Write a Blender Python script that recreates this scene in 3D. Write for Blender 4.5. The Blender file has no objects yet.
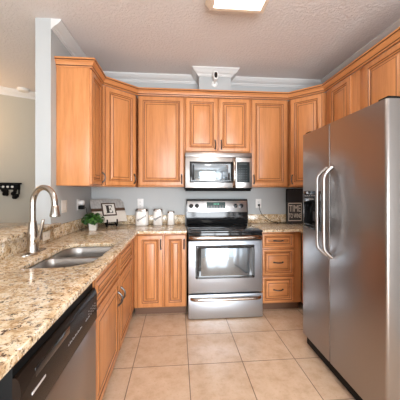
import bpy, bmesh, math, random
from mathutils import Vector, Matrix, noise
random.seed(7)
PI = math.pi
S = bpy.context.scene
COL = S.collection

# ------------------------------------------------------------------ camera, world, lights, exposure
cd = bpy.data.cameras.new('camera'); cam = bpy.data.objects.new('camera', cd); COL.objects.link(cam)
cam.location = (-.109, -3.395, 1.321); cam.rotation_euler = (PI/2, 0, -.085)
cd.sensor_width = 36; cd.lens = 263.5/400*36; cd.shift_y = -(200-191.5)/400; cd.clip_start = .05
S.camera = cam
S.view_settings.view_transform = 'Standard'; S.view_settings.look = 'None'
S.view_settings.gamma = 1; S.view_settings.exposure = .97; S.view_settings.use_curve_mapping = False
W = bpy.data.worlds.new('sky'); S.world = W; W.use_nodes = True
W.node_tree.nodes['Background'].inputs[0].default_value = (.82, .91, 1, 1)
W.node_tree.nodes['Background'].inputs[1].default_value = 3.0

def area(name, loc, rot, sx, sy, power, color):
    l = bpy.data.lights.new(name, 'AREA'); l.shape = 'RECTANGLE'; l.size = sx; l.size_y = sy
    l.energy = power; l.color = color
    o = bpy.data.objects.new(name, l); COL.objects.link(o); o.location = loc; o.rotation_euler = rot
    return o
# daylight entering by the sliding door behind the camera and by the dining room window
area('daylight_door', (.45, -6.25, 1.12), (PI/2, 0, 0), 2.5, 2.1, 118, (.92, .96, 1))
area('daylight_dining', (-3.6, -6.25, 1.4), (PI/2, 0, 0), 1.5, 1.4, 16, (.9, .95, 1))

# ------------------------------------------------------------------ materials
def mat(name, col=(.8, .8, .8), rough=.5, metal=0, spec=.5, coat=0):
    m = bpy.data.materials.new(name); m.use_nodes = True
    b = m.node_tree.nodes['Principled BSDF']
    b.inputs['Base Color'].default_value = (*col, 1); b.inputs['Roughness'].default_value = rough
    b.inputs['Metallic'].default_value = metal; b.inputs['Specular IOR Level'].default_value = spec
    b.inputs['Coat Weight'].default_value = coat; b.inputs['Coat Roughness'].default_value = .06
    return m
def N(m, t, **kw):
    n = m.node_tree.nodes.new(t)
    for k, v in kw.items():
        if hasattr(n, k): setattr(n, k, v)
        else: n.inputs[k.replace('_', ' ')].default_value = v
    return n
def L(m, a, b): m.node_tree.links.new(a, b)
def coords(m, scale=(1, 1, 1), loc=(0, 0, 0)):
    tc = N(m, 'ShaderNodeTexCoord'); mp = N(m, 'ShaderNodeMapping')
    mp.inputs['Scale'].default_value = scale; mp.inputs['Location'].default_value = loc
    L(m, tc.outputs['Object'], mp.inputs['Vector']); return mp.outputs['Vector']
def ramp(m, fac, stops):
    r = N(m, 'ShaderNodeValToRGB'); e = r.color_ramp.elements
    while len(e) < len(stops): e.new(.5)
    for k, (p, c) in enumerate(stops): e[k].position = p; e[k].color = (*c, 1)
    L(m, fac, r.inputs['Fac']); return r.outputs['Color']
def mix(m, fac, a, b, mode='MIX'):
    n = N(m, 'ShaderNodeMix', data_type='RGBA', blend_type=mode)
    if isinstance(fac, (int, float)): n.inputs[0].default_value = fac
    else: L(m, fac, n.inputs[0])
    for s, k in ((a, 6), (b, 7)):
        if isinstance(s, tuple): n.inputs[k].default_value = (*s, 1)
        else: L(m, s, n.inputs[k])
    return n.outputs[2]
def bsdf(m): return m.node_tree.nodes['Principled BSDF']
def bump(m, h, strength, dist=.01):
    b = N(m, 'ShaderNodeBump'); b.inputs['Strength'].default_value = strength; b.inputs['Distance'].default_value = dist
    L(m, h, b.inputs['Height']); L(m, b.outputs['Normal'], bsdf(m).inputs['Normal'])
def noise_tex(m, vec, scale, detail=3, rough=.5):
    n = N(m, 'ShaderNodeTexNoise'); n.inputs['Scale'].default_value = scale; n.inputs['Detail'].default_value = detail
    n.inputs['Roughness'].default_value = rough; L(m, vec, n.inputs['Vector']); return n.outputs['Fac']

def wood(name, dark, light, axis_scale=(14, 14, 1.2)):
    m = mat(name, light, .33, spec=.5)
    oi = N(m, 'ShaderNodeObjectInfo'); tc = N(m, 'ShaderNodeTexCoord'); mp = N(m, 'ShaderNodeMapping')
    mp.inputs['Scale'].default_value = axis_scale
    ml = N(m, 'ShaderNodeMath', operation='MULTIPLY'); ml.inputs[1].default_value = 23.0
    L(m, oi.outputs['Random'], ml.inputs[0]); L(m, ml.outputs[0], mp.inputs['Location'])
    L(m, tc.outputs['Object'], mp.inputs['Vector'])
    f = noise_tex(m, mp.outputs['Vector'], 1.6, 5, .6)
    c = ramp(m, f, [(.3, dark), (.55, light), (.8, tuple(min(1, x*1.12) for x in light))])
    fl = noise_tex(m, mp.outputs['Vector'], 9, 3, .7)
    c2 = mix(m, .22, c, ramp(m, fl, [(.35, dark), (.65, light)]))
    hv = N(m, 'ShaderNodeHueSaturation'); mr = N(m, 'ShaderNodeMapRange')
    mr.inputs['To Min'].default_value = .93; mr.inputs['To Max'].default_value = 1.06
    L(m, oi.outputs['Random'], mr.inputs['Value']); L(m, mr.outputs[0], hv.inputs['Value']); L(m, c2, hv.inputs['Color'])
    L(m, hv.outputs['Color'], bsdf(m).inputs['Base Color'])
    return m
M = {}
M['maple'] = wood('honey_maple', (.47, .175, .056), (.625, .265, .098))
M['maple_flat'] = wood('honey_maple_sideways', (.47, .175, .056), (.625, .265, .098), (1.2, 1.2, 14))
M['glaze'] = mat('brown_glaze', (.17, .06, .02), .45)
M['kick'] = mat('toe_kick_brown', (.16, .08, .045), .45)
M['inside'] = mat('gap_shadow_wood', (.22, .10, .045), .6)

def granite():
    m = mat('granite', (.7, .6, .45), .12, spec=.5)
    v = coords(m)
    n1 = noise_tex(m, v, 22, 4, .6)
    base = ramp(m, n1, [(.30, (.36, .22, .11)), (.42, (.60, .43, .25)), (.53, (.78, .645, .455)), (.72, (.84, .755, .61))])
    n2 = noise_tex(m, v, 75, 2, .6)
    c = mix(m, ramp(m, n2, [(.56, (0, 0, 0)), (.66, (1, 1, 1))]), base, (.40, .235, .11))
    n3 = noise_tex(m, v, 48, 3, .65)
    c = mix(m, ramp(m, n3, [(.59, (0, 0, 0)), (.64, (1, 1, 1))]), c, (.07, .04, .028))
    n4 = noise_tex(m, coords(m, loc=(3, 5, 7)), 60, 2, .5)
    c = mix(m, ramp(m, n4, [(.62, (0, 0, 0)), (.69, (1, 1, 1))]), c, (.80, .76, .68))
    n5 = noise_tex(m, coords(m, loc=(9, 1, 2)), 130, 2, .5)
    c = mix(m, ramp(m, n5, [(.62, (0, 0, 0)), (.68, (1, 1, 1))]), c, (.17, .11, .075))
    L(m, c, bsdf(m).inputs['Base Color'])
    return m
M['granite'] = granite()

def tile_floor():
    m = mat('beige_ceramic_tile', (.6, .45, .32), .2, spec=.5)
    T = .419
    v = coords(m, loc=(.445, .966, 0))
    br = N(m, 'ShaderNodeTexBrick', offset=0, offset_frequency=2, squash=1)
    br.inputs['Scale'].default_value = 1; br.inputs['Brick Width'].default_value = T; br.inputs['Row Height'].default_value = T
    br.inputs['Mortar Size'].default_value = .0032; br.inputs['Mortar Smooth'].default_value = .2; br.inputs['Bias'].default_value = 0
    L(m, v, br.inputs['Vector'])
    br.inputs['Color1'].default_value = (.93, .93, .93, 1); br.inputs['Color2'].default_value = (1, 1, 1, 1); br.inputs['Mortar'].default_value = (1, 1, 1, 1)
    c = ramp(m, noise_tex(m, v, 9, 6, .65), [(.30, (.60, .41, .265)), (.5, (.70, .51, .36)), (.72, (.76, .58, .43))])
    c = mix(m, ramp(m, noise_tex(m, v, 60, 3, .6), [(.56, (0, 0, 0)), (.75, (.6, .6, .6))]), c, (.55, .37, .235))
    c = mix(m, 1.0, c, br.outputs['Color'], 'MULTIPLY')
    c = mix(m, br.outputs['Fac'], c, (.20, .13, .085))
    L(m, c, bsdf(m).inputs['Base Color'])
    r = N(m, 'ShaderNodeMapRange'); r.inputs['To Min'].default_value = .2; r.inputs['To Max'].default_value = .7
    L(m, br.outputs['Fac'], r.inputs['Value']); L(m, r.outputs[0], bsdf(m).inputs['Roughness'])
    inv = N(m, 'ShaderNodeMath', operation='SUBTRACT'); inv.inputs[0].default_value = 1; L(m, br.outputs['Fac'], inv.inputs[1])
    bump(m, inv.outputs[0], .5, .002)
    return m
M['tile'] = tile_floor()

def ceiling_mat():
    m = mat('textured_ceiling_paint', (.77, .73, .715), .8, spec=.2)
    v = coords(m)
    h = ramp(m, noise_tex(m, v, 38, 4, .6), [(.45, (0, 0, 0)), (.56, (1, 1, 1))])
    bump(m, h, .5, .006)
    return m
M['ceiling'] = ceiling_mat()
def paint(name, col, rough=.7):
    m = mat(name, col, rough, spec=.3)
    bump(m, noise_tex(m, coords(m), 130, 2, .5), .12, .002)
    return m
M['wall'] = paint('blue_grey_wall_paint', (.49, .505, .505))
M['wall_warm'] = paint('greige_wall_paint', (.46, .43, .36))
M['trim'] = mat('white_trim_paint', (.70, .70, .69), .4)
M['white'] = mat('white_plastic', (.82, .81, .79), .35)
M['cream'] = mat('cream_plastic', (.80, .74, .66), .35)

def steel(name, col, rough, stretch, metal=1.0, bs=.008):
    m = mat(name, col, rough, metal)
    v = coords(m, stretch)
    f = noise_tex(m, v, 6, 3, .6)
    r = N(m, 'ShaderNodeMapRange'); r.inputs['To Min'].default_value = rough-.02; r.inputs['To Max'].default_value = rough+.03
    L(m, f, r.inputs['Value']); L(m, r.outputs[0], bsdf(m).inputs['Roughness'])
    if bs: bump(m, f, bs, .002)
    return m
M['steel'] = steel('brushed_stainless', (.54, .53, .525), .30, (1.5, 60, 60))
M['steel_fridge'] = steel('brushed_stainless_fridge', (.35, .32, .305), .31, (60, 1.5, 60), 1.0, 0)  # darker brownish base carries the reflected cabinets and dim dining side
M['steel_front'] = steel('brushed_stainless_range', (.54, .58, .63), .40, (1.5, 60, 60))  # same stainless, with reflected blue daylight put into the base colour
M['steel_bar'] = mat('polished_steel_bar', (.50, .43, .38), .14, 1)  # copper tint stands in for the cabinets mirrored in the steel
M['steel_handle'] = mat('satin_steel_handle', (.46, .45, .445), .32, 1)
M['steel_sink'] = steel('satin_sink_steel', (.46, .44, .42), .38, (30, 4, 30), 1.0, .003)
M['nickel'] = mat('brushed_nickel', (.52, .47, .42), .26, 1)
M['pewter'] = mat('antique_pewter', (.13, .12, .115), .32, .9)
M['lid'] = mat('canister_lid_metal', (.42, .38, .35), .2, 1)
M['chrome'] = mat('chrome', (.8, .8, .8), .08, 1)
M['black_gloss'] = mat('black_gloss', (.012, .012, .013), .08)
M['black_glass'] = mat('black_glass', (.016, .018, .022), .04, spec=.9)
M['pane'] = mat('oven_glass_painted_reflection', (.36, .42, .47), .10, .8, spec=1)  # bright bluish reflection of daylight is put into the metallic base colour
M['black_matte'] = mat('black_plastic', (.006, .006, .006), .5, spec=.08)
M['black_brown'] = mat('brown_black_panel', (.018, .012, .009), .25, spec=.07)
M['grey_side'] = mat('grey_painted_steel', (.52, .53, .55), .4)
M['display'] = mat('dark_display', (.02, .05, .045), .15)
M['green_digit'] = mat('green_digits', (.05, .3, .18), .4)
bsdf(M['green_digit']).inputs['Emission Color'].default_value = (.1, .9, .5, 1); bsdf(M['green_digit']).inputs['Emission Strength'].default_value = .1
M['mw_button'] = mat('grey_button_print', (.055, .065, .07), .5, spec=.2)
M['keypad'] = mat('black_keypad', (.015, .022, .025), .3, spec=.25)
M['mark'] = mat('pale_print', (.30, .30, .31), .4)
M['mark_dark'] = mat('dark_print', (.06, .06, .07), .4)
M['silver_badge'] = mat('silver_badge', (.8, .82, .86), .25, .6)
M['ring'] = mat('burner_ring_print', (.11, .11, .115), .2)
M['ceramic'] = mat('white_ceramic', (.80, .765, .72), .22)
M['leaf'] = mat('leaf_green', (.02, .080, .012), .5)
M['leaf2'] = mat('leaf_light_green', (.05, .15, .02), .5)
M['soil'] = mat('soil', (.06, .04, .025), .9)
M['ink'] = mat('black_ink', (.02, .018, .018), .5)
M['board_black'] = mat('charcoal_board', (.05, .047, .05), .6)
M['sign_cream'] = mat('sign_cream', (.80, .72, .64), .6)
M['dark_wood'] = mat('dark_walnut', (.075, .040, .024), .5)
M['tile_white'] = mat('ivory_tile', (.78, .75, .69), .4)
def plank():
    m = mat('whitewashed_planks', (.5, .5, .48), .6)
    f = noise_tex(m, coords(m, (30, 30, 3)), 2, 4, .7)
    L(m, ramp(m, f, [(.3, (.27, .265, .25)), (.6, (.47, .46, .445)), (.8, (.6, .58, .55))]), bsdf(m).inputs['Base Color'])
    return m
M['plank_grey'] = plank()
M['plank_pale'] = mat('pale_boards', (.70, .655, .59), .6)
M['emit'] = mat('lit_diffuser', (1, 1, 1), .5)
bsdf(M['emit']).inputs['Emission Color'].default_value = (1, .93, .84, 1); bsdf(M['emit']).inputs['Emission Strength'].default_value = 7.0
M['frame_cream'] = mat('cream_fixture_frame', (.80, .68, .56), .45)

# ------------------------------------------------------------------ mesh helpers
class MB:
    def __init__(s): s.bm = bmesh.new()
    def _mat(s, f0, mi):
        s.bm.faces.ensure_lookup_table()
        for f in s.bm.faces[f0:]: f.material_index = mi
    def box(s, x0, x1, y0, y1, z0, z1, bev=0, mi=0, seg=2):
        f0 = len(s.bm.faces)
        vs = [s.bm.verts.new(p) for p in ((x0,y0,z0),(x1,y0,z0),(x1,y1,z0),(x0,y1,z0),(x0,y0,z1),(x1,y0,z1),(x1,y1,z1),(x0,y1,z1))]
        fs = [s.bm.faces.new([vs[i] for i in q]) for q in ((3,2,1,0),(4,5,6,7),(0,1,5,4),(1,2,6,5),(2,3,7,6),(3,0,4,7))]
        if bev > 0:
            es = list({e for f in fs for e in f.edges})
            bmesh.ops.bevel(s.bm, geom=es, offset=bev, segments=seg, affect='EDGES', profile=.5)
        s._mat(f0, mi); return s
    def prism(s, poly, z0, z1, mi=0, bev=0):
        f0 = len(s.bm.faces)
        a = [s.bm.verts.new((x, y, z0)) for x, y in poly]; b = [s.bm.verts.new((x, y, z1)) for x, y in poly]
        n = len(poly)
        area2 = sum(poly[i][0]*poly[(i+1) % n][1]-poly[(i+1) % n][0]*poly[i][1] for i in range(n))
        if area2 < 0: a.reverse(); b.reverse()
        fb = s.bm.faces.new(list(reversed(a))); ft = s.bm.faces.new(b)
        for i in range(n): s.bm.faces.new((a[i], a[(i+1) % n], b[(i+1) % n], b[i]))
        if bev:
            es = list(set(ft.edges) | set(fb.edges))
            bmesh.ops.bevel(s.bm, geom=es, offset=bev, segments=2, affect='EDGES', profile=.5)
        s._mat(f0, mi); return s
    def rings(s, rr, mis=None, cap0=True, cap1=True, closed=True):
        """loft through equal-length rings of 3D points"""
        prev = None; first = None
        for k, r in enumerate(rr):
            cur = [s.bm.verts.new(p) for p in r]
            if prev:
                n = len(cur)
                for i in range(n if closed else n-1):
                    f = s.bm.faces.new((prev[i], prev[(i+1) % n], cur[(i+1) % n], cur[i]))
                    f.material_index = mis[k-1] if mis else 0
            else: first = cur
            prev = cur
        if cap0: f = s.bm.faces.new(list(reversed(first))); f.material_index = mis[0] if mis else 0
        if cap1: f = s.bm.faces.new(prev); f.material_index = mis[-1] if mis else 0
        return s
    def lathe(s, prof, c=(0, 0, 0), seg=24, mi=0, cap=True):
        rr = [[(c[0]+r*math.cos(2*PI*i/seg), c[1]+r*math.sin(2*PI*i/seg), c[2]+z) for i in range(seg)] for r, z in prof]
        return s.rings(rr, [mi]*len(rr), cap, cap)
    def tube(s, pts, rad, seg=10, mi=0, sx=1.0, up=None):
        pts = [Vector(p) for p in pts]; n = len(pts)
        if not isinstance(rad, (list, tuple)): rad = [rad]*n
        rr = []; ref = Vector(up) if up else None
        for i, p in enumerate(pts):
            t = (pts[min(i+1, n-1)]-pts[max(i-1, 0)]).normalized()
            if ref is None: ref = Vector((0, 0, 1)) if abs(t.z) < .9 else Vector((1, 0, 0))
            u = (ref - t*ref.dot(t)).normalized(); v = t.cross(u); ref = u
            rr.append([p + u*rad[i]*math.cos(2*PI*k/seg)*sx + v*rad[i]*math.sin(2*PI*k/seg) for k in range(seg)])
        return s.rings(rr, [mi]*n)
    def cyl(s, p0, p1, r, seg=20, mi=0, r1=None):
        return s.tube([p0, p1], [r, r if r1 is None else r1], seg, mi)
    def sweep(s, path, prof, mi=0, closed=False):
        """profile (outward, z) swept along an XY path, outward = right-hand side, mitred"""
        n = len(path); P2 = [Vector(p) for p in path]; rr = []
        for i in range(n):
            def rn(a, b): d = (b-a).normalized(); return Vector((d.y, -d.x))
            if closed: na = rn(P2[i-1], P2[i]); nb = rn(P2[i], P2[(i+1) % n])
            else:
                na = rn(P2[i-1], P2[i]) if i else None; nb = rn(P2[i], P2[i+1]) if i < n-1 else None
                na = na or nb; nb = nb or na
            m = (na+nb); m = m/(1+na.dot(nb))
            rr.append([(P2[i].x+m.x*o, P2[i].y+m.y*o, z) for o, z in prof])
        if closed: rr.append(rr[0])
        s.rings(rr, [mi]*len(rr), not closed, not closed)
        if closed: bmesh.ops.remove_doubles(s.bm, verts=s.bm.verts, dist=1e-6)
        return s
    def xform(s, mtx): bmesh.ops.transform(s.bm, matrix=mtx, verts=s.bm.verts); return s
    def build(s, name, mats, parent=None, off=None, smooth=35):
        if off is not None: bmesh.ops.translate(s.bm, vec=-Vector(off), verts=s.bm.verts)
        bmesh.ops.recalc_face_normals(s.bm, faces=s.bm.faces)
        me = bpy.data.meshes.new(name); s.bm.to_mesh(me); s.bm.free()
        for m in (mats if isinstance(mats, (list, tuple)) else [mats]): me.materials.append(m)
        if smooth:
            for p in me.polygons: p.use_smooth = True
            me.set_sharp_from_angle(angle=math.radians(smooth))
        o = bpy.data.objects.new(name, me); COL.objects.link(o)
        if parent is not None: o.parent = parent
        return o
def thing(name, label, cat, loc=(0, 0, 0), rz=0, group=None):
    o = bpy.data.objects.new(name, None); COL.objects.link(o); o.location = loc; o.rotation_euler = (0, 0, rz)
    o.empty_display_size = .1
    return tag(o, label, cat, group)
def tag(o, label, cat, group=None):
    o['label'] = label; o['category'] = cat; o['kind'] = 'thing'
    if group: o['group'] = group
    return o
def struct(o, label=None):
    o['kind'] = 'structure'; o['label'] = label or o.name.replace('_', ' '); o['category'] = o.name.split('_')[0]
    return o
def text_mesh(body, size, mtx, ext=.001, shear=0, sx=1):
    cu = bpy.data.curves.new('t', 'FONT'); cu.body = body; cu.size = size; cu.extrude = ext; cu.align_x = 'CENTER'; cu.align_y = 'CENTER'; cu.shear = shear
    o = bpy.data.objects.new('t', cu); COL.objects.link(o)
    me = bpy.data.meshes.new_from_object(o.evaluated_get(bpy.context.evaluated_depsgraph_get()))
    bpy.data.objects.remove(o); bpy.data.curves.remove(cu)
    mb = MB(); mb.bm.from_mesh(me); bpy.data.meshes.remove(me)
    mb.xform(mtx @ Matrix.Diagonal((sx, 1, 1, 1))); return mb
def flat_holes(outer, holes, z0, z1, bev=0):
    """slab with holes: filled 2D curve, extruded"""
    cu = bpy.data.curves.new('c', 'CURVE'); cu.dimensions = '2D'; cu.fill_mode = 'BOTH'
    cu.extrude = (z1-z0)/2-bev; cu.bevel_depth = bev; cu.bevel_resolution = 2; cu.offset = -bev
    for pl in [outer]+holes:
        sp = cu.splines.new('POLY'); sp.points.add(len(pl)-1); sp.use_cyclic_u = True
        for p, (x, y) in zip(sp.points, pl): p.co = (x, y, 0, 1)
    o = bpy.data.objects.new('c', cu); COL.objects.link(o)
    me = bpy.data.meshes.new_from_object(o.evaluated_get(bpy.context.evaluated_depsgraph_get()))
    bpy.data.objects.remove(o); bpy.data.curves.remove(cu)
    mb = MB(); mb.bm.from_mesh(me); bpy.data.meshes.remove(me)
    bmesh.ops.remove_doubles(mb.bm, verts=mb.bm.verts, dist=1e-5)
    for f in mb.bm.faces: f.material_index = 0
    bmesh.ops.translate(mb.bm, vec=(0, 0, (z0+z1)/2), verts=mb.bm.verts); return mb
def round_poly(pts, rads, seg=8):
    out = []; n = len(pts)
    for i in range(n):
        p = Vector(pts[i]); a = (Vector(pts[i-1])-p).normalized(); b = (Vector(pts[(i+1) % n])-p).normalized()
        r = rads[i] if isinstance(rads, (list, tuple)) else rads
        if r <= 0: out.append(tuple(p)); continue
        half = a.angle(b)/2; d = r/math.tan(half); cen = p+(a+b).normalized()*(r/math.sin(half))
        s0 = p+a*d-cen; s1 = p+b*d-cen; ang = s0.angle_signed(s1)
        for k in range(seg+1):
            t = -ang*k/seg; out.append((cen.x+s0.x*math.cos(t)-s0.y*math.sin(t), cen.y+s0.x*math.sin(t)+s0.y*math.cos(t)))
    return out

# ------------------------------------------------------------------ the room
CE = 2.79; LW = -1.181; RW = 1.851; YR = -6.2
struct(MB().box(-6, RW+.15, YR-.15, 3.2, -.1, 0).build('floor', M['tile'], smooth=0), 'beige square tile floor')
struct(MB().box(-6, RW+.15, YR-.15, 3.2, CE, CE+.1).build('ceiling', M['ceiling'], smooth=0), 'textured off white ceiling')
struct(MB().box(LW, RW+.15, 0, .15, 0, CE).build('wall_back', M['wall'], smooth=0), 'blue grey back wall behind the range')
struct(MB().box(RW, RW+.15, YR-.15, 0, 0, CE).build('wall_right', M['wall'], smooth=0))
struct(MB().box(LW-.125, LW, -1.06, 1.6, 0, CE).build('wall_left', M['wall'], smooth=0), 'left wall stub ending in a pale column')
struct(MB().box(LW-.125, LW, -2.75, -1.06, 0, 1.0135).build('wall_bar', M['wall'], smooth=0), 'half wall under the raised bar')
# angled dining room wall and the far sides of that room
dw = MB().box(-4.2, 1.28, 0, .12, 0, CE)
dw.xform(Matrix.Translation((-2.45, .67, 0)) @ Matrix.Rotation(math.radians(27), 4, 'Z'))
struct(dw.build('wall_dining', M['wall_warm'], smooth=0), 'greige dining room wall beyond the bar')
struct(MB().box(-6.1, -6, YR-.15, 3.2, 0, CE).build('wall_far', M['wall_warm'], smooth=0))
rw_ = MB()
for b in ((-6, -4.35, 0, CE), (-4.35, -2.85, 0, .7), (-4.35, -2.85, 2.1, CE), (-2.85, -.8, 0, CE), (-.8, 1.7, 2.17, CE), (1.7, RW, 0, CE)):
    rw_.box(b[0], b[1], YR-.15, YR, b[2], b[3])
struct(rw_.build('wall_rear', M['wall_warm'], smooth=0))
d1 = MB()
for x0, x1 in ((-.8, -.74), (.40, .50), (1.64, 1.7)): d1.box(x0, x1, YR-.1, YR-.04, .0, 2.17)
d1.box(-.74, 1.64, YR-.1, YR-.04, 2.11, 2.17); d1.box(-.74, 1.64, YR-.1, YR-.04, 0, .05)
struct(d1.build('door_1', M['trim']), 'white sliding door frame')
w1 = MB()
for x0, x1 in ((-4.35, -4.29), (-3.63, -3.57), (-2.91, -2.85)): w1.box(x0, x1, YR-.1, YR-.04, .7, 2.1)
w1.box(-4.35, -2.85, YR-.1, YR-.04, 2.04, 2.1); w1.box(-4.35, -2.85, YR-.1, YR-.04, .7, .76)
struct(w1.build('window_1', M['trim']), 'white dining window frame')
# soffit box over the range and crown mouldings
struct(MB().box(.149, .537, -.235, 0, 2.42, CE).build('trim_1', M['wall'], smooth=0), 'boxed soffit above the range cabinets')
crown_prof = [(0, CE), (.085, CE), (.085, CE-.014), (.076, CE-.02), (.066, CE-.036), (.045, CE-.052), (.028, CE-.06), (.022, CE-.072), (.012, CE-.075), (.012, CE-.086), (0, CE-.086)]
struct(MB().sweep([(LW, -1.06), (LW, 0), (.149, 0), (.149, -.235), (.537, -.235), (.537, 0), (RW, 0), (RW, -6.2)], crown_prof).build('trim_2', M['trim']), 'white crown moulding round the kitchen ceiling')
a_ = Matrix.Translation((-2.45, .67, 0)) @ Matrix.Rotation(math.radians(27), 4, 'Z')
struct(MB().sweep([(-4.2, 0), (1.28, 0)], crown_prof).xform(a_).build('trim_3', M['trim']), 'crown moulding of the dining room')

# ------------------------------------------------------------------ cabinets
def ring_rect(x0, x1, z0, z1, i, y): return [(x0+i, y, z0+i), (x1-i, y, z0+i), (x1-i, y, z1-i), (x0+i, y, z1-i)]
def panel_front(x0, x1, z0, z1, fr=.055, t=.02, y=0):
    """raised panel front with glaze lines, front towards -Y"""
    f = y-t
    spec = [(0, y, 0), (0, f+.004, 1), (.003, f+.001, 0), (.006, f, 0), (fr-.010, f, 1), (fr-.004, f+.004, 0), (fr+.004, f+.010, 1), (fr+.011, f+.011, 0),
            (fr+.032, f+.003, 1), (fr+.038, f+.001, 0)]
    mb = MB(); mb.rings([ring_rect(x0, x1, z0, z1, i, yy) for i, yy, m in spec], [m for i, yy, m in spec])
    return mb
def bow(p, axis, out, length=.1, r=.0066, rise=.032):
    """arched pull: feet on the front at p -/+ axis*length/2"""
    p = Vector(p); a = Vector(axis).normalized(); o = Vector(out).normalized(); pts = []; rad = []
    for k in range(13):
        u = k/12*2-1
        pts.append(p + a*(u*length/2) + o*(rise*(1-abs(u)**2.6)-.001)); rad.append(r*(1.15 if abs(u) > .8 else 1))
    mb = MB().tube(pts, rad, 8)
    for sg in (-1, 1): mb.cyl(p+a*sg*length/2-o*.0005, p+a*sg*length/2+o*.004, .0095, 12)
    return mb
MW2 = [M['maple'], M['glaze']]
def door(root, x0, x1, z0, z1, hx, hz, name='door', fr=.055):
    d = panel_front(x0, x1, z0, z1, fr).build(name, MW2, root, smooth=25)
    if hx is not None: bow((hx, -.02, hz), (0, 0, 1), (0, -1, 0)).build('handle', M['pewter'], d)
    return d
def drawer(root, x0, x1, z0, z1, fr=.036, handle=True):
    d = panel_front(x0, x1, z0, z1, fr).build('drawer', [M['maple_flat'], M['glaze']], root, smooth=25)
    if handle: bow(((x0+x1)/2, -.02, (z0+z1)/2), (1, 0, 0), (0, -1, 0)).build('handle', M['pewter'], d)
    return d
UB, UT = 1.374, 2.4245
def upper(label, loc, rz, w, z0=UB, dep=.31, body=None, z1=UT):
    t = thing('wall_cabinet', label, 'cabinet', (loc[0], loc[1], 0), rz, 'upper maple cabinets')
    mb = MB()
    if body is None: mb.box(.0008, w-.0008, .0005, dep-.002, z0, z1, .0015)
    else: mb.prism(body, z0, z1)
    mb.build('cabinet_body', M['maple'], t)
    return t
E_ = .02                                     # the fronts stand this far before the boxes
# left run end cabinet, facing +X
t = upper('maple upper cabinet on the left wall with a plain side panel facing out', (LW+.309-E_, -.966), PI/2, .356, dep=.288)
door(t, .012, .344, UB+.012, 2.415, .322, UB+.09)
# left diagonal corner
c45 = math.cos(PI/4)
dgw = math.hypot(.311, .28); dga = math.atan2(.28, .311)
def corner_body(mirror=False):
    pass
def diag(label, A, B, wallx, hside):
    """A, B: front corners (world) from left to right as seen from the room"""
    A = Vector(A); B = Vector(B); w = (B-A).length; ang = math.atan2(B.y-A.y, B.x-A.x)
    off = Vector((-math.sin(ang), math.cos(ang)))*E_
    loc = A+off
    R = Matrix.Rotation(-ang, 2)
    pts = [A+off, B+off]
    if wallx < 0: poly = [A+off, B+off, Vector((B.x-.001, -.0015)), Vector((wallx+.0015, -.0015)), Vector((wallx+.0015, A.y+.001))]
    else: poly = [A+off, B+off, Vector((wallx-.0015, B.y+.001)), Vector((wallx-.0015, -.0015)), Vector((A.x+.001, -.0015))]
    poly[0] = A+off+(B-A).normalized()*.018; poly[1] = B+off-(B-A).normalized()*.018
    loc_poly = [tuple(R @ (p-loc)) for p in poly]
    t = upper(label, loc, ang, w, body=loc_poly)
    door(t, .026, w-.026, UB+.012, 2.415, .048 if hside < 0 else w-.048, UB+.09)
    return t
diag('maple diagonal corner upper cabinet in the left corner', (-.872, -.61), (-.562, -.33), LW, 1)
t = upper('wide single door maple upper cabinet left of the microwave', (-.562, -.33+E_), 0, .537)
door(t, .010, .525, UB+.012, 2.415, .501, UB+.09)
t = upper('short two door maple upper cabinet above the microwave', (-.025, -.33+E_), 0, .783, z0=1.772)
door(t, .012, .384, 1.79, 2.415, .356, 1.87)
door(t, .400, .772, 1.79, 2.415, .428, 1.87)
t = upper('single door maple upper cabinet right of the microwave', (.758, -.33+E_), 0, .460)
door(t, .012, .446, UB+.012, 2.415, .036, UB+.09)
diag('maple diagonal corner upper cabinet in the right corner', (1.218, -.33), (1.508, -.61), RW, -1)
t = upper('narrow maple upper cabinet between right corner and refrigerator top', (1.508+E_, -.61), -PI/2, .545, dep=.320)
door(t, .09, .43, UB+.012, 2.415, None, 0)
t = upper('maple upper cabinet directly above the refrigerator', (1.508+E_, -1.157), -PI/2, .963, z0=1.86, dep=.320)
door(t, .075, .50, 1.875, 2.415, None, 0)
door(t, .512, .94, 1.875, 2.415, None, 0)
cp = [(-.015, 2.425), (.004, 2.425), (.006, 2.434), (.002, 2.438), (.008, 2.444), (.012, 2.456), (.020, 2.468), (.030, 2.474), (.030, 2.479), (.026, 2.482), (.036, 2.487), (.036, 2.500), (.030, 2.504), (-.015, 2.504)]
mb = MB().sweep([(LW+.002, -.966), (-.872, -.966), (-.872, -.61), (-.562, -.33), (1.218, -.33), (1.508, -.61), (1.508, -2.12), (RW-.002, -2.12)], cp)
for f in mb.bm.faces:                        # brown glaze lies in the two grooves
    z = f.calc_center_median().z
    if 2.434 < z < 2.442 or 2.479 < z < 2.4855: f.material_index = 1
o = mb.build('cabinet_crown', [M['maple_flat'], M['glaze']], smooth=25)
tag(o, 'maple crown moulding running along the tops of all the upper cabinets', 'moulding')

# ---- base cabinets
BT = .879
def base(label, loc, rz, w, dep, kick=True, hollow=False):
    t = thing('base_cabinet', label, 'cabinet', (loc[0], loc[1], 0), rz, 'lower maple cabinets')
    if not hollow: MB().box(.0008, w-.0008, .0005, dep, .095, BT, .0015).build('cabinet_body', M['maple'], t)
    else:                                    # open box, cut down inside to take the sink
        mb = MB().box(.0008, w-.0008, .0005, .018, .095, BT, .001)
        mb.box(.0008, .016, .0185, dep, .095, .64); mb.box(w-.016, w-.0008, .0185, dep, .095, .64)
        mb.box(.0165, w-.0165, .0185, dep, .095, .112); mb.box(.0165, w-.0165, dep-.012, dep, .1125, .64)
        mb.build('cabinet_body', M['maple'], t)
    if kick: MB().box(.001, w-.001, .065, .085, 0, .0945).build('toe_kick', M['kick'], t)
    return t
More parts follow.
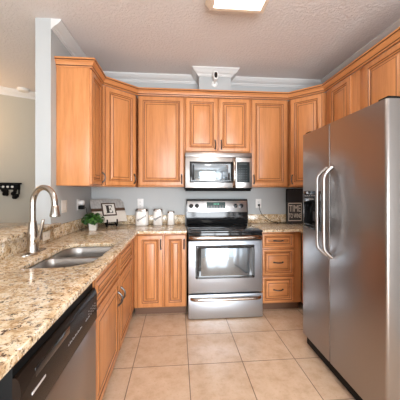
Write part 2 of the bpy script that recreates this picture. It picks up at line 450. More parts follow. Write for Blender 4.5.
# left run, local x runs towards the back wall
FX = -.543-E_
t = base('maple sink base cabinet between dishwasher and corner drawer cabinet', (FX, -1.980), PI/2, .608, .50, hollow=True)
drawer(t, .02, .590, .695, .865, handle=False); door(t, .02, .590, .115, .680, .558, .535)
t = base('maple drawer and door cabinet by the left inside corner', (FX, -1.371), PI/2, .58, .50, hollow=True)
drawer(t, .02, .555, .695, .865, handle=False); door(t, .02, .555, .115, .680, .045, .535)
t = thing('corner_filler', 'plain maple filler strip in the left inside corner', 'filler', (FX, -.790, 0), PI/2)
MB().box(.001, .206, .0, .02, .095, BT, .001).build('filler_strip', M['maple'], t)
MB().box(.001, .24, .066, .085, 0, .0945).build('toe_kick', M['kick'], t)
# back run, left
t = base('maple base cabinet with two narrow doors left of the range', (-.5625, -.60+E_), 0, .5505, .578)
door(t, .0355, .2985, .105, .862, .2785, .765); door(t, .3165, .5425, .105, .862, .5225, .765)
# back run, right: drawers
t = base('maple three drawer base cabinet right of the range', (.790, -.60+E_), 0, .466, .578)
drawer(t, .020, .378, .706, .862); drawer(t, .020, .378, .405, .690); drawer(t, .020, .378, .108, .390)
t = base('maple base cabinet on the right wall beside the refrigerator', (1.237+E_, -.602), -PI/2, .60, .590)
door(t, .03, .57, .112, .862, None, 0)

# ---- countertops
def granite_piece(mb, name, label, cat):
    o = mb.build(name, M['granite'], smooth=40); return tag(o, label, cat)
def jag(poly, step=.03, amp=.0022):
    """slightly chipped edge"""
    out = []; n = len(poly)
    for i in range(n):
        a = Vector(poly[i]); b = Vector(poly[(i+1) % n]); k = max(1, int((b-a).length/step))
        for j in range(k):
            p = a.lerp(b, j/k); d = (b-a).normalized(); q = noise.noise(Vector((p.x*40, p.y*40, 1)))*amp
            out.append((p.x+d.y*q, p.y-d.x*q))
    return out
# sink cut-out
cut = round_poly([(-.960, -1.915), (-.602, -1.915), (-.585, -1.240), (-.958, -1.240)], [.025, .18, .06, .11], 10)
left_outer = [(LW+.002, -.002), (-.013, -.002), (-.013, -.637), (-.517, -.637), (-.517, -2.76), (LW+.002, -2.76)]
granite_piece(flat_holes(left_outer, [cut], .881, .911, .006), 'countertop', 'L shaped speckled granite countertop holding the sink, left of the range', 'countertop')
right_outer = [(.791, -.002), (RW-.002, -.002), (RW-.002, -1.205), (1.205, -1.205), (1.205, -.637), (.791, -.637)]
granite_piece(flat_holes(right_outer, [], .881, .911, .006), 'countertop', 'speckled granite countertop between the range and the refrigerator', 'countertop')
BS0, BS1 = .9115, 1.022
granite_piece(MB().box(-1.158, -.013, -.022, -.001, BS0, BS1, .002), 'backsplash', 'low granite backsplash on the back wall left of the range', 'backsplash')
granite_piece(MB().box(LW+.001, -1.159, -1.058, -.0015, BS0, BS1, .002), 'backsplash', 'low granite backsplash on the left wall behind the potted plant', 'backsplash')
granite_piece(MB().box(.791, RW-.001, -.022, -.001, BS0, BS1, .002), 'backsplash', 'low granite backsplash on the back wall right of the range', 'backsplash')
granite_piece(MB().box(LW+.001, -1.157, -2.755, -1.0595, BS0, 1.0135, .001), 'backsplash', 'granite backsplash behind the faucet under the raised bar', 'backsplash')
bar = [(-1.128, -2.76), (-1.128, -.985), (-1.14, -.965), (LW+.0015, -.962), (LW+.0015, -1.0615), (LW-.127, -1.0615), (LW-.127, -.93), (-2.05, -.93), (-2.05, -2.76)]
granite_piece(MB().prism(bar, 1.0145, 1.046, bev=.006), 'bar_top', 'raised granite bar top on the half wall in front of the column', 'bar top')

# ------------------------------------------------------------------ sink and faucet
sk = thing('kitchen_sink', 'undermount double bowl stainless steel sink in the left countertop', 'sink', (-.78, -1.55, .70))
so = (-.78, -1.55, .70)
def bowl(pts, rads, depth):
    mb = MB(); zt = .8795
    cx = sum(p[0] for p in pts)/4; cy = sum(p[1] for p in pts)/4
    def ring(k, z, ex=0): 
        pr = round_poly(pts, rads, 8); return [(cx+(x-cx)*k+ex*(1 if x > cx else -1), cy+(y-cy)*k+ex*(1 if y > cy else -1), z) for x, y in pr]
    rr = [ring(1.0, zt-.004, .003), ring(1.0, zt, .002), ring(1, zt-.003), ring(.985, zt-.05), ring(.965, zt-depth+.03), ring(.93, zt-depth+.008), ring(.85, zt-depth), ring(.15, zt-depth-.004)]
    mb.rings(rr, [0]*8, False, True)
    # outer skin so the bowl is a closed shell
    rr2 = [ring(1.0, zt-.004, .003), ring(1.0, zt-depth+.02, .002), ring(.93, zt-depth-.008, 0)]
    mb.rings(rr2, [0]*3, False, True)
    return mb, (cx, cy, zt-depth-.004)
for pts, rads, dp in (([(-.956, -1.910), (-.606, -1.910), (-.596, -1.590), (-.956, -1.590)], [.028, .175, .06, .05], .20),
                      ([(-.956, -1.560), (-.596, -1.560), (-.590, -1.245), (-.956, -1.245)], [.05, .06, .058, .105], .21)):
    mb, dc = bowl(pts, rads, dp)
    b = mb.build('bowl', M['steel_sink'], sk, so, 50)
    MB().lathe([(.045, 0), (.045, .003), (.034, .004), (.030, .001), (.012, .001), (.010, .004), (.003, .004)], (dc[0], dc[1], dc[2]+.0005), 20).build('drain', M['chrome'], b, so)
fl = flat_holes(round_poly([(-.985, -1.94), (-.580, -1.94), (-.567, -1.215), (-.985, -1.215)], .08, 8),
                [round_poly([(-.956, -1.910), (-.606, -1.910), (-.596, -1.590), (-.956, -1.590)], [.028, .175, .06, .05], 8),
                 round_poly([(-.956, -1.560), (-.596, -1.560), (-.590, -1.245), (-.956, -1.245)], [.05, .06, .058, .105], 8)], .8768, .8798)
fl.build('flange', M['steel_sink'], sk, so)

fb = (-1.078, -1.535, .9112)
fa = thing('kitchen_faucet', 'brushed nickel gooseneck pull down faucet behind the sink', 'faucet', fb)
ep = [(.032*math.cos(a)+0, (.085 if math.sin(a) > 0 else -.085)+.032*math.sin(a)) for a in [2*PI*k/32 for k in range(32)]]
MB().prism([(x+.012, y) for x, y in ep], 0, .007, bev=.002).build('base_plate', M['nickel'], fa)
MB().lathe([(.038, .007), (.038, .014), (.036, .02), (.035, .06), (.033, .12), (.028, .165), (.0235, .20), (.0235, .205), (.0235, .209), (.0195, .212)], seg=28).build('body', M['nickel'], fa)
neck = []; rad = []
d_ = Vector((.93, -.36, 0))
for k in range(6): neck.append(Vector((0, 0, .21+.018*k))); rad.append(.0165)
R_ = .093; z0 = .325
for k in range(1, 25):
    a = PI*k/24*1.02; neck.append(d_*(R_-R_*math.cos(a))+Vector((0, 0, z0+R_*1.2*math.sin(a)))); rad.append(.0165)
MB().tube(neck, [.0185]*len(neck), 16).build('gooseneck', M['nickel'], fa)
tip = neck[-1]; dr = (neck[-1]-neck[-2]).normalized()
hd = [tip+dr*u for u in (0, .004, .02, .04, .060, .069, .073)]
MB().tube(hd, [.019, .0215, .024, .028, .033, .033, .029], 18).build('spray_head', M['nickel'], fa)
MB().tube([(.015, -.008, .075), (.042, -.02, .085), (.055, -.026, .10), (.064, -.03, .135), (.080, -.036, .200), (.086, -.038, .225)], [.019, .018, .014, .011, .0115, .009], 12).build('lever', M['nickel'], fa)
o = MB().lathe([(.024, 0), (.024, .004), (.017, .009), (.002, .010)], seg=20).build('sink_hole_cover', M['chrome']); o.location = (-1.078, -1.632, .9112)
tag(o, 'small round chrome button on the counter beside the faucet base', 'sink cover')

# ------------------------------------------------------------------ dishwasher
dl = (-.545, -2.30, 0); dsh = (-.557, -2.30, 0)
dw_ = thing('dishwasher', 'stainless dishwasher with black control panel under the left counter', 'dishwasher', dl)
MB().box(-1.10, -.561, -2.650, -1.985, .10, .868, .003).build('tub_body', M['black_matte'], dw_, dsh)
MB().box(-1.10, -.63, -2.655, -1.985, 0, .099).build('toe_kick', M['black_matte'], dw_, dsh)
MB().box(-.560, -.542, -2.653, -1.987, .11, .657, .006).build('door', M['steel_fridge'], dw_, dsh)
cpn = MB()
prof = [(-.560, .660), (-.541, .660), (-.538, .668), (-.538, .79), (-.543, .812), (-.550, .822), (-.560, .822)]
cpn.rings([[(x, y, z) for x, z in prof] for y in (-2.653, -1.987)], [0, 0])
cp_ = cpn.build('control_panel', M['black_brown'], dw_, dsh)
MB().box(-.545, -.5374, -2.58, -2.33, .770, .800, .003).build('pocket_grip', M['black_gloss'], cp_, dsh)
MB().box(-.5395, -.5368, -2.600, -2.520, .734, .7425, .001).build('badge', M['silver_badge'], cp_, dsh)
for y0, n_, st, rows in ((-2.345, 11, .0135, 1), (-2.155, 5, .012, 1), (-2.115, 4, .03, 3)):
    if rows == 1:
        tm = MB()
        for k in range(n_): tm.box(-.539, -.5376, y0+k*st, y0+k*st+.008, .727, .732+.003*(k % 2))
        tm.build('panel_print', M['mark'], cp_, dsh)
    else:
        for q in range(rows):
            for k in range(n_): MB().box(-.539, -.5376, y0+k*st, y0+k*st+.008, .727+.013*q, .732+.013*q).build('panel_mark', M['mark'], cp_, dsh)

# ------------------------------------------------------------------ range
rl = (.385, -.35, 0)
rg = thing('range', 'freestanding stainless steel electric range with black glass cooktop', 'stove', rl)
X0, X1 = .002, .781
MB().box(X0+.004, X1-.004, -.655, -.012, .02, .893, .003).build('body', M['black_matte'], rg, rl)
for x in (.05, .72):
    for y in (-.60, -.06): MB().cyl((x, y, 0), (x, y, .021), .018, 12).build('foot', M['black_matte'], rg, rl)
ct = MB().box(X0-.006, X1+.006, -.690, -.10, .8935, .913, .006)
ctp = ct.build('cooktop', M['black_glass'], rg, rl)
for cx, cy, r in ((.20, -.52, .105), (.57, -.52, .085), (.20, -.25, .085), (.57, -.25, .105), (.385, -.22, .05)):
    b = MB()
    for rr in (r, r*.62):
        b.rings([[(cx+q*math.cos(2*PI*i/40), cy+q*math.sin(2*PI*i/40), .9134) for i in range(40)] for q in (rr, rr-.005)], [0, 0], False, False)
    b.build('burner_ring', M['ring'], ctp, rl)
# backguard
bg = MB(); pf = [(-.10, .9135), (-.115, .96), (-.115, 1.03), (-.092, 1.215), (-.075, 1.225), (-.012, 1.225), (-.012, .9135)]
bg.rings([[(x, y, z) for y, z in pf] for x in (X0, X1)], [0, 0])
bgo = bg.build('backguard', M['black_gloss'], rg, rl)
def on_guard(x, z, d=0):
    y = -.115+(z-1.03)/(1.215-1.03)*.023; return Vector((x, y-d, z))
pp = MB()
A = [(X0+.012, 1.062), (X1-.012, 1.062), (X1-.012, 1.205), (X0+.012, 1.205)]
pp.rings([[on_guard(x, z, -.002) for x, z in A], [on_guard(x, z, .004) for x, z in A], [on_guard(x+(.004 if x < .3 else -.004), z+(.004 if z < 1.1 else -.004), .006) for x, z in A]], [0]*3)
cpo = pp.build('control_panel', M['steel'], bgo, rl)
A = [(.255, 1.11), (.492, 1.11), (.492, 1.188), (.255, 1.188)]
MB().rings([[on_guard(x, z, .004) for x, z in A], [on_guard(x, z, .009) for x, z in A]], [0, 0]).build('display', M['display'], bgo, rl)
dg = MB()
for k in range(4):
    x = .345+k*.018
    A = [(x, 1.155), (x+.011, 1.155), (x+.011, 1.172), (x, 1.172)]
    dg.rings([[on_guard(a, z, .0085) for a, z in A], [on_guard(a, z, .0098) for a, z in A]], [0, 0])
dg.build('display_digits', M['green_digit'], bgo, rl)
bt = MB()
for r in range(2):
    for k in range(6):
        x = .268+k*.036; z = 1.118+r*.016
        A = [(x, z), (x+.022, z), (x+.022, z+.007), (x, z+.007)]
        bt.rings([[on_guard(a, q, .0085) for a, q in A], [on_guard(a, q, .0098) for a, q in A]], [0, 0])
bt.build('buttons', M['pewter'], bgo, rl)
for x in (.060, .133, .622, .696):
    p = on_guard(x, 1.140, .006); n = Vector((0, -1, .124)).normalized()
    k = MB().tube([p-n*.003, p+n*.006, p+n*.007, p+n*.03], [.027, .027, .022, .019], 20)
    k.box(x-.004, x+.004, p.y-.037, p.y-.026, 1.143-.016, 1.143+.02, .002)
    k.build('knob', M['black_gloss'], bgo, rl)
# front vent strip, oven door, drawer
MB().box(X0, X1, -.685, -.6555, .812, .8925, .004).build('front_strip', M['black_gloss'], rg, rl)
od = MB(); dz0, dz1 = .270, .808; yf = -.692
od.box(X0, X1, -.690, -.6555, dz0, dz1, .006)
odo = od.build('oven_door', M['steel_front'], rg, rl)
fr_ = MB()
A = (.075, .695, .420, .765)
fr_.rings([[(x, y, z) for x, z in round_poly([(A[0]+i, A[2]+i), (A[1]-i, A[2]+i), (A[1]-i, A[3]-i), (A[0]+i, A[3]-i)], .012, 4)] for i, y in ((0, -.689), (0, -.6943), (.0008, -.695), (.030, -.695), (.031, -.6945))], [0]*5, True, True)
wo = fr_.build('oven_window', M['black_gloss'], odo, rl)
MB().box(.132, .640, -.6956, -.693, .450, .732, .0005).build('glass_pane', M['pane'], wo, rl)
def bar_handle(xa, xb, y, z, r, bowz=0, name='handle', parent=None, off=None):
    pts = []; rad = []
    xs = [xa, xa+.004, xa+.02, xa+.045]+[xa+.045+(xb-xa-.09)*k/10 for k in range(1, 10)]+[xb-.045, xb-.02, xb-.004, xb]
    for x in xs:
        e = min(x-xa, xb-x); o = min(1, e/.05); pts.append((x, y-.042*math.sqrt(max(0, 1-(1-o)**2))-.008*math.sin(PI*(x-xa)/(xb-xa)), z)); rad.append(r)
    return MB().tube(pts, rad, 12, sx=1.25, up=(0, 0, 1)).build(name, M['steel_bar'], parent, off)
bar_handle(.022, .760, -.684, .846, .0155, parent=odo, off=rl)
drw = MB().box(X0, X1, -.700, -.6555, .010, .258, .006).build('storage_drawer', M['steel_front'], rg, rl)
bar_handle(.030, .752, -.698, .222, .0125, parent=drw, off=rl)

# ------------------------------------------------------------------ microwave
ml = (.365, -.2, 1.33)
mwv = thing('microwave', 'stainless over the range microwave with vertical handle', 'microwave', ml)
MX0, MX1 = -.021, .752
MB().box(MX0, MX1, -.385, -.003, 1.345, 1.768, .003).build('body', M['black_matte'], mwv, ml)
MB().box(MX0, MX1, -.402, -.3855, 1.715, 1.766, .003).build('vent_grille', M['steel_fridge'], mwv, ml)
do = MB().box(MX0, .556, -.405, -.3855, 1.362, 1.712, .004).build('door', M['steel'], mwv, ml)
f2 = MB()
A = (.028, .522, 1.422, 1.662)
f2.rings([[(x, y, z) for x, z in ((A[0]+i, A[2]+i), (A[1]-i, A[2]+i), (A[1]-i, A[3]-i), (A[0]+i, A[3]-i))] for i, y in ((0, -.404), (0, -.4070), (.0008, -.4075), (.03, -.4075), (.031, -.4070))], [0]*5)
w2 = f2.build('window', M['black_gloss'], do, ml)
MB().box(.080, .470, -.4082, -.4065, 1.447, 1.628, .0004).build('glass_pane', M['pane'], w2, ml)
bd = MB(); 
for k in range(8): bd.box(.250+k*.0085, .256+k*.0085, -.4056, -.4045, 1.383, 1.392)
bd.build('badge', M['mark_dark'], do, ml)
hp = []
for k in range(15):
    u = k/14*2-1; hp.append((.536, -.404-.044*(1-abs(u)**3.2), 1.537+u*.165))
MB().tube(hp, .0155, 12, sx=1.0).build('handle', M['steel_bar'], do, ml)
kp = MB().box(.560, MX1, -.405, -.3855, 1.362, 1.712, .004).build('control_side', M['steel'], mwv, ml)
kq = MB().box(.570, .722, -.4075, -.4045, 1.425, 1.662, .0005).build('keypad', M['keypad'], kp, ml)
kb = MB()
for r in range(6):
    for k in range(4): kb.box(.592+k*.028, .610+k*.028, -.4082, -.407, 1.442+r*.028, 1.452+r*.028)
kb.box(.598, .690, -.4082, -.407, 1.63, 1.645)
kb.build('buttons', M['mw_button'], kq, ml)
MB().box(MX0+.01, MX1-.01, -.385, -.03, 1.325, 1.3445, .003).build('underside', M['black_matte'], mwv, ml)

# ------------------------------------------------------------------ refrigerator
fx = .964; Y0, Ys, Y1 = -1.205, -1.610, -2.125
fo = (1.4, -1.67, 0)
fg = thing('refrigerator', 'stainless side by side refrigerator with two bowed handles', 'refrigerator', fo)
MB().box(1.045, 1.82, Y1+.004, Y0-.004, .03, 1.785, .004).build('cabinet', M['grey_side'], fg, fo)
MB().box(1.00, 1.0445, Y1+.01, Y0-.01, .018, .108, .003).build('base_grille', M['black_matte'], fg, fo)
for y in (Y0-.06, Y1+.06):
    MB().cyl((1.12, y, 0), (1.12, y, .031), .025, 12).build('foot', M['black_matte'], fg, fo)
def dpoly(ya, yb, ra=.016, rb=.016): return round_poly([(fx, ya), (fx, yb), (1.040, yb), (1.040, ya)], [ra, rb, .002, .002], 6)
dA, dB = Y0, Ys+.003                       # freezer door, far
fd = MB(); DZ0, DZ1 = .112, 1.803; da, db, dz_a, dz_b = -1.228, -1.500, 1.020, 1.325
fd.prism(dpoly(dB, dA, .005), DZ0, dz_a); fd.prism(dpoly(dB, dA, .005), dz_b, DZ1)
fd.prism(round_poly([(fx, db), (fx, dA), (1.04, dA), (1.04, db)], 0) if False else round_poly([(fx, da), (fx, dA), (1.040, dA), (1.040, da)], [0, .016, .002, 0], 6), dz_a, dz_b)
fd.prism(round_poly([(fx, dB), (fx, db), (1.040, db), (1.040, dB)], [.005, 0, 0, .002], 6), dz_a, dz_b)
fd.box(1.030, 1.040, db, da, dz_a, dz_b)
fdo = fd.build('freezer_door', M['steel_fridge'], fg, fo, 30)
fr2 = MB().prism(dpoly(Y1, Ys-.005, .016, .005), DZ0, DZ1, bev=.003).build('fresh_food_door', M['steel_fridge'], fg, fo, 30)
ds = MB(); e = .0015
ds.box(fx-.004, 1.0295, db+e, da-e, 1.235, dz_b-e, .003)          # button header
ds.box(fx-.002, 1.0295, db+e, db+.018, dz_a+e, 1.2345, .001); ds.box(fx-.002, 1.0295, da-.018, da-e, dz_a+e, 1.2345, .001)
ds.box(fx-.004, 1.0295, db+.0185, da-.0185, dz_a+e, 1.055, .002); ds.box(1.022, 1.0295, db+.0185, da-.0185, 1.0555, 1.234)
dso = ds.build('ice_dispenser', M['black_gloss'], fdo, fo)
MB().box(.985, 1.0, -1.39, -1.325, 1.16, 1.234, .003).build('ice_chute', M['black_matte'], dso, fo)
MB().box(.998, 1.008, -1.40, -1.315, 1.08, 1.158, .004).build('paddle', M['board_black'], dso, fo)
bq = MB()
for k in range(5): bq.box(fx-.0052, fx-.0035, -1.42+k*.036, -1.40+k*.036, 1.285, 1.292)
bq.box(fx-.0052, fx-.0035, -1.40, -1.32, 1.255, 1.266); bq.build('dispenser_print', M['mark'], dso, fo)
def fr_handle(y, lean, parent):
    pts = []; 
    for k in range(25):
        u = k/24*2-1; q = min(1, (1-abs(u))/.24); q = math.sin(q*PI/2)
        pts.append((fx-.002-.058*q, y+lean*(1-q), 1.175+u*.315))
    MB().tube(pts, .0112, 14, sx=1.25, up=(0, 1, 0)).build('handle', M['steel_handle'], parent, fo)
fr_handle(-1.553, -.035, fdo); fr_handle(-1.640, -.010, fr2)
for y in (Y1+.05, Y0-.05): MB().box(.985, 1.12, y-.035, y+.035, 1.8055, 1.822, .004).build('hinge_cover', M['black_matte'], fg, fo)
MB().box(1.05, 1.80, Y1+.008, Y0-.008, 1.7855, 1.805, .003).build('top_trim', M['black_matte'], fg, fo)

# ------------------------------------------------------------------ ceiling light
cl = (.34, -1.97, CE)
lt = thing('ceiling_light', 'lit rectangular ceiling light with cream wooden frame', 'ceiling light', cl)
LX0, LX1, LY0, LY1 = .135, .555, -2.65, -1.385
ffp = [(-.03, CE-.0005), (.030, CE-.0005), (.030, CE-.02), (.020, CE-.028), (.012, CE-.055), (.0, CE-.066), (0, CE-.078), (-.03, CE-.078)]
MB().sweep([(LX0, LY0), (LX0, LY1), (LX1, LY1), (LX1, LY0)][::-1], ffp, closed=True).build('frame', M['frame_cream'], lt, cl)
MB().box(LX0+.031, LX1-.031, LY0+.031, LY1-.031, CE-.074, CE-.068).build('diffuser', M['emit'], lt, cl)

# ------------------------------------------------------------------ security camera on the soffit
sc = thing('security_camera', 'small white security camera with dark face on the soffit', 'camera', (.336, -.237, 2.635))
MB().tube([(0, .0005, -.015), (0, -.008, -.015), (0, -.014, -.015)], [.038, .038, .028], 24).build('mount', M['white'], sc)
MB().tube([(0, -.013, -.015), (0, -.03, -.005), (0, -.05, .01)], [.012, .011, .012], 10).build('arm', M['white'], sc)
oval = lambda y, k: [(.031*k*math.copysign(abs(math.cos(a))**.7, math.cos(a)), y, .045+.052*k*math.copysign(abs(math.sin(a))**.8, math.sin(a))) for a in [2*PI*i/32 for i in range(32)]]
MB().rings([oval(-.045, .8), oval(-.055, 1), oval(-.105, 1), oval(-.115, .9)], [0]*4).build('housing', M['white'], sc)
MB().rings([oval(-.1145, .62), oval(-.1175, .60)], [0]*2).build('lens_face', M['black_gloss'], sc)

# ------------------------------------------------------------------ canisters
def canister(label, x, y, w, h, script):
    t = thing('canister', label, 'canister', (x, y, .9112), 0, 'white canisters on the back counter')
    sq = lambda k, z: [(px*k, py*k, z) for px, py in round_poly([(-w/2, -w/2), (w/2, -w/2), (w/2, w/2), (-w/2, w/2)], w*.28, 6)]
    MB().rings([sq(.93, 0), sq(1, .006), sq(1, h*.80), sq(.98, h*.84), sq(.9, h*.86)], [0]*5).build('jar', M['ceramic'], t)
    MB().rings([sq(.96, h*.861), sq(1.02, h*.868), sq(1.02, h*.945), sq(.95, h*.95), sq(.9, h)], [0]*5).build('lid', M['lid'], t)
    if script:
        pts = []; n = 60
        for k in range(n):
            u = k/(n-1); ph = u*2*PI*6.5
            a = (u-.5)*w*.78; b = .010*math.sin(ph)*(1.5 if u < .12 else .75); c = .006*math.cos(ph)
            xx = a+c; pts.append((xx*.87-b*.35, -w/2-.001, h*.46+xx*.48+b*.9))
        MB().tube(pts, .0026, 6).build('lettering', M['ink'], t)
canister('largest white canister with slanted black script, leftmost of the three', -.538, -.135, .150, .200, True)
canister('medium white canister with slanted black script between two others', -.348, -.115, .112, .195, True)
canister('smallest white canister without lettering, nearest the range', -.190, -.105, .086, .165, False)

# ------------------------------------------------------------------ plant
pt = thing('potted_plant', 'small bushy green plant in a white pot', 'plant', (-1.005, -.50, .9112))
sq = lambda k, z: [(px*k, py*k, z) for px, py in round_poly([(-.04, -.04), (.04, -.04), (.04, .04), (-.04, .04)], .012, 4)]
MB().rings([sq(.86, 0), sq(.9, .003), sq(1, .078), sq(.9, .078), sq(.86, .066)], [0]*5).build('pot', M['ceramic'], pt)
fo_ = MB(); rnd = random.Random(3)
for k in range(300):
    th = rnd.uniform(0, 2*PI); ph = rnd.uniform(-.25, 1.25); r = rnd.uniform(.45, 1)
    d = Vector((math.cos(th)*math.cos(ph), math.sin(th)*math.cos(ph), math.sin(ph)))
    c = Vector((0, 0, .092))+Vector((d.x*.122, d.y*.10, d.z*.10))*r
    if c.z < .055: c.z = .055
    if c.x < -.125: c.x = -.125
    l = rnd.uniform(.028, .046); w = l*.62; n = (d+Vector((rnd.uniform(-.6, .6), rnd.uniform(-.6, .6), rnd.uniform(-.2, .8)))).normalized()
    s_ = n.cross(Vector((rnd.uniform(-1, 1), rnd.uniform(-1, 1), .3))).normalized(); u = s_.cross(n).normalized()
    vs = [fo_.bm.verts.new(c+u*a*l+s_*b*w+n*(-.25*l*abs(a)*abs(a))) for a, b in ((-.5, 0), (-.1, -.5), (.25, -.38), (.55, 0), (.25, .38), (-.1, .5))]
    f = fo_.bm.faces.new(vs); f.material_index = rnd.random() < .4
    if k % 6 == 0:
        fo_.tube([(0, 0, .06), tuple(Vector((0, 0, .06)).lerp(c, .5)+Vector((0, 0, .012))), tuple(c)], .0015, 5)
fo_.build('foliage', [M['leaf'], M['leaf2']], pt, smooth=0)

# ------------------------------------------------------------------ letter plaque on an easel
yaw = math.radians(32)
PQ = Matrix.Rotation(yaw, 4, 'Z') @ Matrix.Translation((0, 0, .052)) @ Matrix.Rotation(math.radians(-30), 4, 'X')
pl_loc = (-.890, -.215, .9112)
pq = thing('letter_plaque', 'whitewashed wooden board plaque with a framed letter E', 'plaque', pl_loc)
w, h = .40, .305
MB().box(-w/2, w/2, 0, .016, 0, h*.47, .002).xform(PQ).build('lower_boards', M['plank_pale'], pq)
MB().box(-w/2, w/2, 0, .016, h*.60, h, .002).xform(PQ).build('upper_boards', M['plank_grey'], pq)
MB().box(-w/2, w/2, .002, .016, h*.471, h*.599).xform(PQ).build('ribbon_strip', M['dark_wood'], pq)
fw = .165
q0, q1 = h*.53-fw/2, h*.53+fw/2
fr3 = MB()
fr3.rings([[(x, y, z) for x, z in ((-fw/2+i, q0+i), (fw/2-i, q0+i), (fw/2-i, q1-i), (-fw/2+i, q1-i))] for i, y in ((0, -.0005), (0, -.014), (.012, -.014), (.014, -.009))], [0]*4).xform(PQ)
fr3o = fr3.build('tile_frame', M['dark_wood'], pq)
MB().box(-fw/2+.0145, fw/2-.0145, -.0115, -.0092, q0+.0145, q1-.0145).xform(PQ).build('tile', M['tile_white'], fr3o)
eh = .105; ew = .085; cz = h*.53
Ep = [(-.5, -.5), (.48, -.5), (.5, -.2), (.43, -.2), (.36, -.41), (.02, -.43), (.02, -.04), (.18, -.06), (.22, -.16), (.27, -.16), (.27, .17), (.22, .17), (.18, .05), (.02, .03), (.02, .43), (.33, .41), (.41, .2), (.47, .2), (.46, .5), (-.5, .5), (-.5, .45), (-.36, .42), (-.36, -.42), (-.5, -.45)]
em = MB().prism([(x*ew, z*eh) for x, z in Ep], 0, .0015)
em.xform(PQ @ Matrix.Translation((0, -.0118, cz)) @ Matrix.Rotation(PI/2, 4, 'X')).build('letter', M['ink'], fr3o)
es = thing('display_easel', 'small black wire easel holding the letter plaque', 'easel', pl_loc)
RY = Matrix.Rotation(yaw, 4, 'Z')
for s_ in (-.058, .058):
    pts = [(s_, -.045, .085), (s_, -.05, .06), (s_, -.048, .030), (s_, -.03, .012), (s_, -.035, .0055), (s_, .01, .03), (s_, .03, .045), (s_, .05, .07), (s_, .10, .16), (s_*.5, .115, .185)]
    MB().tube(pts, .0085, 8).xform(RY).build('easel_side', M['black_matte'], es)
MB().tube([(-.058, -.02, .026), (.058, -.02, .026)], .008, 8).xform(RY).build('crossbar', M['black_matte'], es)
MB().tube([(0, .112, .18), (0, .14, .08), (0, .16, .006)], .005, 8).xform(RY).build('back_leg', M['black_matte'], es)

# ------------------------------------------------------------------ sign and dark board, right corner
tl = (1.383, -.130, .9112)
sg = thing('word_sign', 'black and cream block sign with the word TIME', 'sign', tl)
sw, sh = .187, .272
MB().box(-sw/2, sw/2, -.02, .02, 0, sh, .002).build('block', M['board_black'], sg)
bd = MB(); z0_, z1_ = .034, sh-.007
for a, b, c, d in ((-sw/2+.006, sw/2-.006, z0_, z0_+.011), (-sw/2+.006, sw/2-.006, z1_-.011, z1_), (-sw/2+.006, -sw/2+.013, z0_+.011, z1_-.011), (sw/2-.013, sw/2-.006, z0_+.011, z1_-.011)):
    bd.box(a, b, -.0212, -.0195, c, d)
bd.build('border', M['sign_cream'], sg)
text_mesh('TIME', .120, Matrix.Translation((0, -.0208, .190)) @ Matrix.Rotation(PI/2, 4, 'X'), sx=.60).build('lettering', M['sign_cream'], sg, smooth=0)
text_mesh('TO WINE', .082, Matrix.Translation((0, -.0208, .098)) @ Matrix.Rotation(PI/2, 4, 'X'), sx=.46).build('lettering', M['sign_cream'], sg, smooth=0)
db_ = thing('dark_board', 'tall dark charcoal board with black frame behind the word sign', 'board', (1.55, -.075, .9112))
MB().box(-.245, .245, .002, .014, .012, .43).build('panel', M['board_black'], db_)
fb_ = MB()
for a, b, c, d in ((-.25, .25, 0, .0115), (-.25, .25, .4305, .442), (-.25, -.2405, .0116, .4304), (.2405, .25, .0116, .4304)): fb_.box(a, b, -.004, .016, c, d, .001)
fb_.build('frame', M['black_gloss'], db_)

# ------------------------------------------------------------------ outlets, switches, cords
def plate(label, cat, name, mtx, w=.075, h=.118, kind='outlet', m='white', double=False):
    """wall plate in local XZ facing -Y"""
    t = thing(name, label, cat, (0, 0, 0), 0, 'wall plates'); t.matrix_world = mtx
    MB().box(-w/2, w/2, -.006, -.0005, -h/2, h/2, .002).build('cover', M[m], t)
    if kind == 'outlet':
        for z in (-.021, .021):
            o = MB().box(-.0165, .0165, -.0085, -.0058, z-.0145, z+.0145, .002).build('socket', M[m], t)
            q = MB(); q.box(-.008, -.006, -.0089, -.0082, z-.003, z+.006); q.box(.006, .008, -.0089, -.0082, z-.003, z+.006); q.cyl((0, -.0083, z-.008), (0, -.0089, z-.008), .003, 8)
            q.build('slots', M['mark_dark'], o)
    else:
        for x in ((-.023, .023) if double else (0,)):
            MB().box(x-.0165, x+.0165, -.0095, -.0058, -.033, .033, .003).build('rocker', M[m], t)
    return t
T_ = Matrix.Translation; RZ = lambda a: Matrix.Rotation(a, 4, 'Z')
plate('white outlet on the back wall right of the range, with black cord', 'outlet', 'wall_outlet', T_((.953, 0, 1.165)))
plate('white outlet on the back wall above the largest canister', 'outlet', 'wall_outlet', T_((-.577, 0, 1.170)))
plate('cream switch plate on the left wall beside the column', 'switch', 'light_switch', T_((LW, -.80, 1.18)) @ RZ(PI/2), w=.118, kind='switch', m='cream', double=True)
plate('white outlet on the left wall with a charger plugged in', 'outlet', 'wall_outlet', T_((LW, -.445, 1.178)) @ RZ(PI/2))
plate('cream outlet set sideways in the granite splash behind the faucet lever', 'outlet', 'wall_outlet', T_((-1.157, -1.19, .968)) @ RZ(PI/2) @ Matrix.Rotation(PI/2, 4, 'Y'), m='cream', w=.07, h=.11)
ch = thing('wall_charger', 'white night light and black adapter plugged into the left wall outlet', 'charger', (LW+.0085, -.445, 1.178))
MB().tube([(.0005, .005, .022), (.02, .005, .022), (.045, .005, .022), (.055, .005, .022)], [.022, .026, .026, .018], 16).build('night_light', M['white'], ch)
MB().box(.0005, .055, -.027, .027, -.050, -.008, .005).build('adapter', M['black_matte'], ch)
MB().tube([(.05, .02, -.03), (.06, .05, -.036), (.05, .10, -.08), (.03, .18, -.15), (.035, .25, -.20), (.05, .27, -.262)], .0028, 6).build('cord', M['black_matte'], ch)
pc = thing('power_cord', 'black power cord from the right outlet down to the counter', 'cord', (.953, -.009, 1.165))
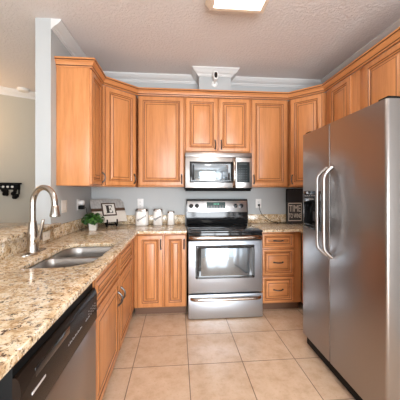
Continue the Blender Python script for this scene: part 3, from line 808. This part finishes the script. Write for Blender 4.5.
MB().box(-.012, .012, -.026, -.0006, -.034, -.009, .004).build('plug', M['black_matte'], pc)
MB().tube([(0, -.024, -.022), (.002, -.030, -.05), (.008, -.028, -.09), (.035, -.030, -.145), (.085, -.030, -.19), (.14, -.030, -.225), (.19, -.035, -.245), (.24, -.045, -.2505), (.30, -.05, -.2505), (.345, -.055, -.2505)], .0036, 6).build('cable', M['black_matte'], pc)

# ------------------------------------------------------------------ dining room: coat rack, smoke detector
RK = a_
Cm = Vector(cam.location)
def at_wall(px, py):
    """point of the dining wall seen at a pixel of the reference (used once, to place the rack)"""
    f = 263.5; y = .085; a = (px-200)/f; b = (191.5-py)/f
    r = Vector((math.cos(y)*a+math.sin(y), -math.sin(y)*a+math.cos(y), b)); inv = a_.inverted(); o = inv @ Cm; d = inv.to_3x3() @ r
    t = -o.y/d.y; return o+d*t
p1 = at_wall(22, 183); p0 = at_wall(0, 183)
rk = thing('coat_rack', 'black wall mounted coat rack with pale pegs in the dining room', 'coat rack')
rk.matrix_world = a_ @ Matrix.Translation((p1.x, 0, p1.z))
RWD = .75
MB().box(-RWD, 0, -.10, -.001, -.022, 0, .003).build('shelf', M['black_matte'], rk)
MB().box(-RWD+.02, -.02, -.018, -.001, -.10, -.0225, .002).build('back_rail', M['black_matte'], rk)
for x in (-.045, -RWD+.025):
    k = MB(); k.rings([[(x+s_, y, z) for y, z in ((-.0185, -.0225), (-.09, -.0225), (-.07, -.05), (-.04, -.09), (-.0185, -.17))] for s_ in (0, .02)], [0, 0]); k.build('bracket', M['black_matte'], rk)
sp = (p1.x-p0.x)/4.9
for i in range(6):
    x = -.115-i*sp
    if x > -RWD+.05: MB().tube([(x, -.0185, -.06), (x, -.035, -.06), (x, -.045, -.058), (x, -.05, -.058)], [.007, .008, .017, .012], 12).build('peg', M['cream'], rk)
for i, (x, w, h, lb) in enumerate(((-.115+.035, .08, .11, 'dark bundle hanging at the bracket end of the black coat rack'), (-.115-sp*1.6, .11, .07, 'dark bundle hanging in the middle of the black coat rack'))):
    mb = MB(); rnd = random.Random(i+5)
    hb = thing('hanging_bundle', lb, 'bundle', group='bundles on the coat rack'); hb.matrix_world = a_ @ Matrix.Translation((p1.x+x, -.085, p1.z-.075))
    for k in range(7):
        cx = rnd.uniform(-w/2, w/2)*.7; cz = -.03-rnd.uniform(0, h)
        mb.lathe([(.004, -.03), (.02, -.02), (.026, 0), (.018, .022), (.004, .03)], (cx, rnd.uniform(-.02, .01), cz), 10)
    mb.tube([(0, 0, .012), (0, -.004, -.06)], .006, 6)
    mb.build('bundle', M['black_matte'], hb)
o = MB().lathe([(.075, 0), (.075, -.02), (.06, -.034), (.002, -.036)], seg=28).build('smoke_detector', M['white'])
o.location = (-2.314, .58, CE-.0005); tag(o, 'round white smoke detector on the dining room ceiling', 'smoke detector')
# warm pendant of the dining room, just out of the frame
dl_ = bpy.data.lights.new('dining_lamp_light', 'POINT'); dl_.energy = 8; dl_.color = (1, .62, .3); dl_.shadow_soft_size = .08
dlo = bpy.data.objects.new('dining_lamp_light', dl_); COL.objects.link(dlo); dlo.location = (-2.93, .08, 2.2)
